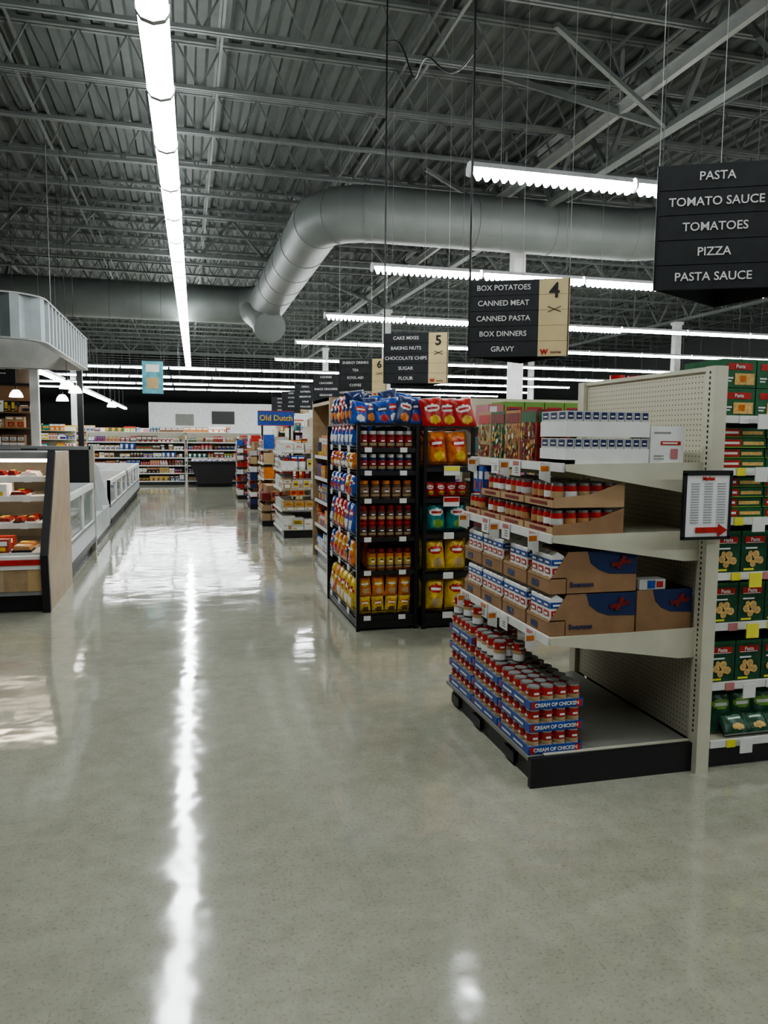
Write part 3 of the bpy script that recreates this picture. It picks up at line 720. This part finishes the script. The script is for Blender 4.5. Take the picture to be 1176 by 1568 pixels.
def back():
    for x0,x1 in ((-3.0,-0.05),(0.05,2.4)):
        b=MB(); P=MB(); Y=25.8; b.box(x0,x1,Y+0.5,Y+0.55,0,1.68,'creamdark'); b.box(x0,x1,Y,Y+0.5,0,0.12,'black')
        b.box(x0-0.03,x0,Y,Y+0.55,0,1.68,'creamdark'); b.box(x1,x1+0.03,Y,Y+0.55,0,1.68,'creamdark')
        z=0.13
        while z<1.6:
            b.box(x0,x1,Y,Y+0.5,z-0.02,z,'creamdark'); b.box(x0,x1,Y-0.01,Y,z-0.03,z+0.005,'tag')
            fill(P,x0+0.02,x1-0.02,Y+0.02,0.3,z,0.2,'-y',['white','red','offwhite','blue','tan','green','brown','pink','darkred','kraftlight','steel','brown','navy','black'],0.07,0.16); z+=0.25
        g=b.build('grocery_shelf'); P.build('shelf_products',g)
    b=MB(); b.prism([(0.1,0.75),(0.35,0.1),(1.35,0.1),(1.6,0.75)],24.6,25.4,'y','black'); b.box(0.05,1.65,24.55,25.45,0.75,0.8,'blackmetal')
    b.box(0.3,1.4,24.7,25.3,0,0.1,'black')
    for i in range(8): b.bag(0.25+i*0.17,24.9+0.1*(i%3),0.72,0.2,0.16,0.1,'-y',random.choice(['white','tan','offwhite']),'red','blue',tilt=-1.0)
    b.build('bargain_bin')
back()
for (x0,x1,Y) in ((-12,-4,30.6),(-10,2,36.0)):
    b=MB(); P=MB(); b.box(x0,x1,Y,Y+0.6,0,0.12,'black'); b.box(x0,x1,Y+0.55,Y+0.6,0,1.9,'cream'); z=0.13
    while z<1.8: b.box(x0,x1,Y,Y+0.55,z-0.02,z,'cream'); fill(P,x0,x1,Y+0.02,0.3,z,0.27,'-y',PAL,0.1,0.3); z+=0.32
    g=b.build('grocery_shelf'); P.build('shelf_products',g)

# ---------------------------------------------------------------- deli side
def delicase():
    r=empty('refrigerated_deli_case'); b=MB(); x0,x1=-4.6,-1.27
    for xa in (x1,x0-0.05):
        b.prism([(7.47,0.0),(7.4,0.52),(7.98,1.44),(8.87,1.44),(8.87,0.0)],xa,xa+0.05,'x','woodlight')
    b.prism([(7.42,0.0),(7.36,0.53),(7.94,1.46),(7.99,1.44),(7.41,0.51),(7.48,0.0)],x1-0.01,x1+0.055,'x','black')
    b.box(x0,x1,7.5,8.8,0.0,0.16,'black'); b.box(x0,x1,7.44,7.48,0.16,0.2,'steel')
    x=x0; i=0
    while x<x1: b.box(x,min(x+0.2,x1),7.43,7.46,0.2,0.40,['woodpale','wood','woodlight','wooddark'][ (i*7)%4 ]); x+=0.2;i+=1
    b.box(x0,x1,7.42,7.5,0.40,0.52,'white'); b.box(x0,x1,7.412,7.42,0.44,0.49,'red')
    b.box(x0,x1,7.5,8.8,0.5,0.54,'offwhite'); b.box(x0,x1,8.78,8.85,0.1,1.42,'creamdark')
    b.box(x0,x1,7.98,8.87,1.38,1.44,'steel'); b.box(x0,x1,8.02,8.08,1.345,1.375,'warm')
    for y,z in ((7.72,0.78),(7.86,1.02),(7.95,1.2)):
        b.box(x0,x1,y,8.75,z-0.02,z,'white'); b.box(x0,x1,y-0.01,y,z-0.04,z+0.01,'tag')
        b.box(x0,x1,y+0.03,y+0.06,z-0.03,z-0.022,'warm')
        x=x0+0.1
        while x<x1: b.box(x,x+0.07,y-0.015,y-0.011,z-0.045,z+0.015,'white'); x+=0.3
    random.seed(3)
    for y,z in ((7.54,0.542),(7.76,0.782),(7.89,1.022),(7.98,1.202)):
        x=x0+0.04
        while x<x1-0.2:
            w=random.uniform(0.09,0.18); c=random.choice(['red','meat','meat','darkred','white','bread','offwhite','pink','meat','yellow','brown'])
            kind=random.random(); n=random.randint(1,3)
            for q in range(n):
                if x+w>x1-0.03: break
                for row in range(2):
                    yy=y+row*0.24; h=random.uniform(0.02,0.05)
                    if kind<0.6:
                        b.box(x,x+w-0.01,yy,yy+0.2,z,z+0.018,random.choice(['black','offwhite','white']))
                        b.prism([(x+0.008,z+0.018),(x+0.02,z+0.018+h),(x+w-0.035,z+0.018+h*.8),(x+w-0.018,z+0.018)],yy+0.01,yy+0.18,'y',c)
                        b.box(x+0.03,x+0.03+w*.35,yy+0.03,yy+0.09,z+0.018+h,z+0.021+h,random.choice(['white','tagyellow','red']))
                    elif kind<0.8:
                        b.pk(x+0.005,x+w-0.01,yy,yy+0.1,z,z+0.12,c,['-y'],[(0.1,0.9,0.5,0.85,'white'),(0.2,0.8,0.1,0.4,random.choice(['red','yellow','darkred']))])
                    else:
                        b.cyl(x+w/2,yy+w/2,z,z+0.07,w*0.42,'offwhite',10,r2=w*.46); b.cyl(x+w/2,yy+w/2,z+0.07,z+0.08,w*0.47,c,10)
                x+=w
            x+=0.01
    b.build('case_body',r)
delicase()
def chest(Y0,Y1,h=0.95,x0=-2.4,x1=-1.24,mullion=1.2):
    r=empty('chest_freezer'); b=MB()
    b.box(x0+0.05,x1-0.06,Y0,Y1,0,0.12,'black')
    b.prism([(x1-0.05,0.12),(x1,0.2),(x1,0.42),(x1-0.02,0.44),(x0+0.02,0.44),(x0,0.42),(x0,0.2),(x0+0.05,0.12)],Y0,Y1,'y','freezer')
    b.box(x1-0.002,x1+0.006,Y0,Y1,0.4,0.44,'steel'); b.box(x1-0.002,x1+0.012,Y0,Y1,0.14,0.2,'black')
    for xa in (x0,x1-0.05):
        b.box(xa,xa+0.05,Y0,Y1,h-0.07,h,'white')
        b.box(xa+0.02,xa+0.026,Y0+0.03,Y1-0.03,0.44,h-0.07,'glass')
        y=Y0
        while y<=Y1+0.01: b.box(xa,xa+0.05,max(y-0.02,Y0),min(y+0.02,Y1),0.44,h-0.03,'white'); y+=(Y1-Y0)/max(1,round((Y1-Y0)/mullion))
    for ya in (Y0,Y1-0.05): b.box(x0,x1,ya,ya+0.05,0.4,h,'white')
    fill(b,Y0+0.08,Y1-0.08,x1-0.1,0.25,0.45,0.25,'+x',['white','offwhite','red','blue','tan','lime','tag'],0.12,0.25,0)
    fill(b,Y0+0.08,Y1-0.08,x0+0.1,0.25,0.45,0.25,'-x',['white','offwhite','red','blue','tan'],0.12,0.25,0)
    b.build('freezer_body',r)
chest(8.95,11.3); chest(13.6,17.4,0.85); chest(17.5,21.8,0.85)
def divider():
    b=MB(); b.box(-3.6,-1.3,11.36,11.44,0,1.44,'black'); b.box(-3.6,-1.28,11.34,11.36,1.40,1.45,'steel'); b.box(-1.3,-1.24,11.34,11.46,0,1.46,'creamdark')
    b.box(-2.6,-2.2,11.35,11.36,0.9,1.2,'tag'); b.build('display_divider_panel')
    r=empty('upright_display_case'); b=MB()
    b.box(-2.5,-1.27,11.5,13.5,0,0.12,'black'); b.box(-2.5,-1.25,11.5,13.5,0.12,0.45,'freezer'); b.box(-2.5,-1.9,11.5,13.5,1.3,1.42,'white')
    for y in (11.5,12.5,13.46): b.prism([(-2.5,0.45),(-1.25,0.45),(-1.4,1.1),(-1.85,1.42),(-2.5,1.42)],y,y+0.04,'y','freezer')
    for z in (0.45,0.8,1.1): b.box(-2.5,-1.4-0.15*(z>0.5),11.54,13.46,z-0.02,z,'white'); fill(b,11.56,13.44,-1.45-0.15*(z>0.5),0.2,z,0.2,'+x',['white','tan','offwhite','lime','meat'],0.12,0.2,0.3)
    b.box(-1.95,-1.88,11.54,13.46,1.26,1.3,'coolcase'); b.box(-2.55,-2.5,11.5,13.5,0,1.42,'offwhite')
    b.build('case_body',r)
divider()
def canopy():
    b=MB(); x0,x1,y0,y1=-9.5,-1.7,10.1,14.8; r=0.5; z0,z1=2.75,3.28
    path=[(x0,y0)]+[(x1-r+r*math.cos(a),y0+r+r*math.sin(a)) for a in [(-math.pi/2)+math.pi/2*i/8 for i in range(9)]]+[(x1,y1),(x0,y1)]
    pts=[]
    for i in range(len(path)-1):
        a=Vector(path[i]+(0,));c=Vector(path[i+1]+(0,)); n=max(1,int((c-a).length/0.07))
        for k in range(n): pts.append(a.lerp(c,k/n))
    pts.append(Vector(path[-1]+(0,)))
    out=[]
    for i,p in enumerate(pts):
        d=(pts[min(i+1,len(pts)-1)]-pts[max(i-1,0)]).normalized(); nr=Vector((d.y,-d.x,0)); out.append(p+nr*(0.035 if (i//2)%2 else -0.025))
    n=len(out)
    b.add([(p.x,p.y,z0) for p in out]+[(p.x,p.y,z1) for p in out],[(i,i+1,n+i+1,n+i) for i in range(n-1)],'galv')
    for zz in (z0,z1):
        vs=[]
        for i,p in enumerate(pts):
            d=(pts[min(i+1,len(pts)-1)]-pts[max(i-1,0)]).normalized(); nr=Vector((d.y,-d.x,0)); vs.append((p+nr*0.04,p-nr*0.06))
        m=len(vs); allv=[(a.x,a.y,zz-0.01) for a,c in vs]+[(c.x,c.y,zz-0.01) for a,c in vs]+[(a.x,a.y,zz+0.01) for a,c in vs]+[(c.x,c.y,zz+0.01) for a,c in vs]
        fs=[]
        for i in range(m-1): fs+=[(i,i+1,m+i+1,m+i),(2*m+i,2*m+i+1,3*m+i+1,3*m+i),(i,i+1,2*m+i+1,2*m+i),(m+i,m+i+1,3*m+i+1,3*m+i)]
        b.add(allv,fs,'steel')
    for y in (11.5,13.2): b.box(x0,x1-0.05,y,y+0.06,z1-0.1,z1,'steel')
    b.box(x0,x1-0.08,y1-0.1,y1-0.05,z0,z1,'offwhite')
    for (x,y) in ((-2.2,10.5),(-2.2,14.4),(-6,10.5),(-6,14.4)): b.cyl(x,y,z1,6.9,0.008,'steel',6)
    b.build('corrugated_canopy')
    for (x,y) in ((-2.6,15.0),(-2.75,22.4),(-6.2,15.0)):
        b=MB(); b.box(x-0.07,x+0.07,y-0.07,y+0.07,0,3.4,'white' if y<20 else 'black'); b.box(x-0.1,x+0.1,y-0.1,y+0.1,0,0.1,'black'); b.box(x-0.1,x+0.1,y-0.1,y+0.1,3.36,3.42,'steel'); b.build('canopy_post')
canopy()
def pend():
    for (x,y,z) in ((-1.95,14.2,2.38),(-2.05,16.0,2.4),(-2.5,17.5,2.3),(-1.95,22.4,2.35),(-3.3,13.0,2.35),(-3.1,16,2.3)):
        b=MB(); n=14; R=[0.02,0.06,0.1,0.12,0.125]; Z=[0.14,0.13,0.08,0.03,0.0]
        vs=[(x+r*math.cos(2*math.pi*k/n),y+r*math.sin(2*math.pi*k/n),z+zz) for r,zz in zip(R,Z) for k in range(n)]
        b.add(vs,[(i*n+k,i*n+(k+1)%n,(i+1)*n+(k+1)%n,(i+1)*n+k) for i in range(4) for k in range(n)],'pendant',True)
        b.cyl(x,y,z+0.14,z+0.2,0.02,'black',8); b.cyl(x,y,z+0.2,6.9,0.004,'black',5); b.cyl(x,y,z+0.02,z+0.08,0.04,'warm',8); b.build('pendant_lamp')
pend()
def track():
    b=MB(); X=-3.2
    y=19.0
    while y<44:
        b.box(X-0.07,X+0.07,y,y+2.3,3.05,3.12,'housing'); b.box(X-0.06,X+0.06,y+0.02,y+2.25,2.99,3.048,'lamp')
        if not 23<y+0.3<25: b.cyl(X,y+0.3,3.12,6.9,0.004,'steel',4)
        y+=2.4
    b.build('linear_soffit_light')
track()
def deliwall():
    b=MB(); b.box(-12,-3.4,19.5,19.7,0,3.6,'wallbrown'); b.box(-12,-3.4,19.2,19.5,2.35,2.7,'wooddark'); b.build('wall_deli')
    b=MB(); P=MB(); x0,x1,Y=-9,-3.4,18.9
    b.box(x0,x1,Y,Y+0.5,0,0.9,'wooddark')
    for z in (0.95,1.35,1.75,2.1):
        b.box(x0,x1,Y+0.1,Y+0.5,z-0.03,z,'wooddark')
        if z<1.2: b.box(x0,x1,Y+0.12,Y+0.15,z+0.32,z+0.34,'warm')
        fill(P,x0,x1,Y+0.15,0.25,z,0.28,'-y',['bread','brown','brown','kraft','white','meat','black','wooddark'],0.12,0.25,0.3)
    g=b.build('bakery_display_shelf'); P.build('bakery_goods',g)
    b=MB(); b.box(-9,-3.3,12.0,12.9,0,0.95,'wooddark'); b.box(-9,-3.25,11.9,13.0,0.95,1.0,'steel'); b.prism([(12.0,1.0),(12.25,1.35),(12.9,1.35),(12.9,1.0)],-9,-3.3,'x','glass'); b.box(-9,-3.3,12.85,12.9,1.0,1.36,'black'); b.build('service_counter')
    b=MB()
    for i,x in enumerate((-8.5,-6.8,-5.1)):
        b.box(x,x+1.4,19.1,19.14,2.75,3.4,'black')
        for k in range(4): b.box(x+0.1,x+1.2,19.09,19.1,3.25-k*0.1,3.27-k*0.1,'offwhite')
    b.box(-9,-3.4,19.14,19.2,2.7,2.75,'black'); b.build('menu_board')
    b=MB(); b.box(-1.12,-0.57,22.0,22.02,2.72,3.6,'poster'); b.box(-1.02,-0.67,21.99,22.0,3.3,3.5,'tag'); b.box(-1.0,-0.7,21.99,22.0,2.85,3.15,'tan'); b.box(-1.14,-0.55,21.99,22.03,3.59,3.62,'black')
    for x in (-1.1,-0.6): b.cyl(x,22.01,3.62,6.9,0.004,'black',5)
    b.build('hanging_poster')
    r=empty('case_sign_cards'); b=MB()
    for (x,y,z) in ((-1.9,9.3,1.15),(-1.6,10.1,1.2),(-2.1,11.0,1.25)): b.box(x,x+0.2,y,y+0.01,z,z+0.17,'black'); b.box(x+0.09,x+0.11,y,y+0.01,0.9,z,'steel'); b.box(x+0.03,x+0.17,y-0.002,y,z+0.1,z+0.12,'tag')
    b.build('cards',r)
deliwall()

# ---------------------------------------------------------------- world + camera
w=bpy.data.worlds.new('World'); S.world=w; w.use_nodes=True
w.node_tree.nodes['Background'].inputs[0].default_value=(0.5,0.55,0.6,1); w.node_tree.nodes['Background'].inputs[1].default_value=0.02
cam=bpy.data.cameras.new('camera'); co=bpy.data.objects.new('camera',cam); S.collection.objects.link(co); S.camera=co
cam.sensor_fit='HORIZONTAL'; cam.sensor_width=36; cam.lens=36*1445/1440; cam.clip_end=200
yaw=math.radians(14.4); pit=math.radians(-5.6); roll=math.radians(0.5)
F=Vector((math.sin(yaw)*math.cos(pit),math.cos(yaw)*math.cos(pit),math.sin(pit)))
R=Vector((math.cos(yaw),-math.sin(yaw),0)); U=R.cross(F)
R2=R*math.cos(roll)+U*math.sin(roll); U2=U*math.cos(roll)-R*math.sin(roll)
mw=Matrix(((R2.x,U2.x,-F.x,0),(R2.y,U2.y,-F.y,0),(R2.z,U2.z,-F.z,1.62),(0,0,0,1)))
co.matrix_world=mw
S.view_settings.view_transform='AgX'
try: S.view_settings.look='AgX - Medium High Contrast'
except Exception as e: print(e)
S.view_settings.exposure=0.72
print('objects',len(bpy.data.objects))
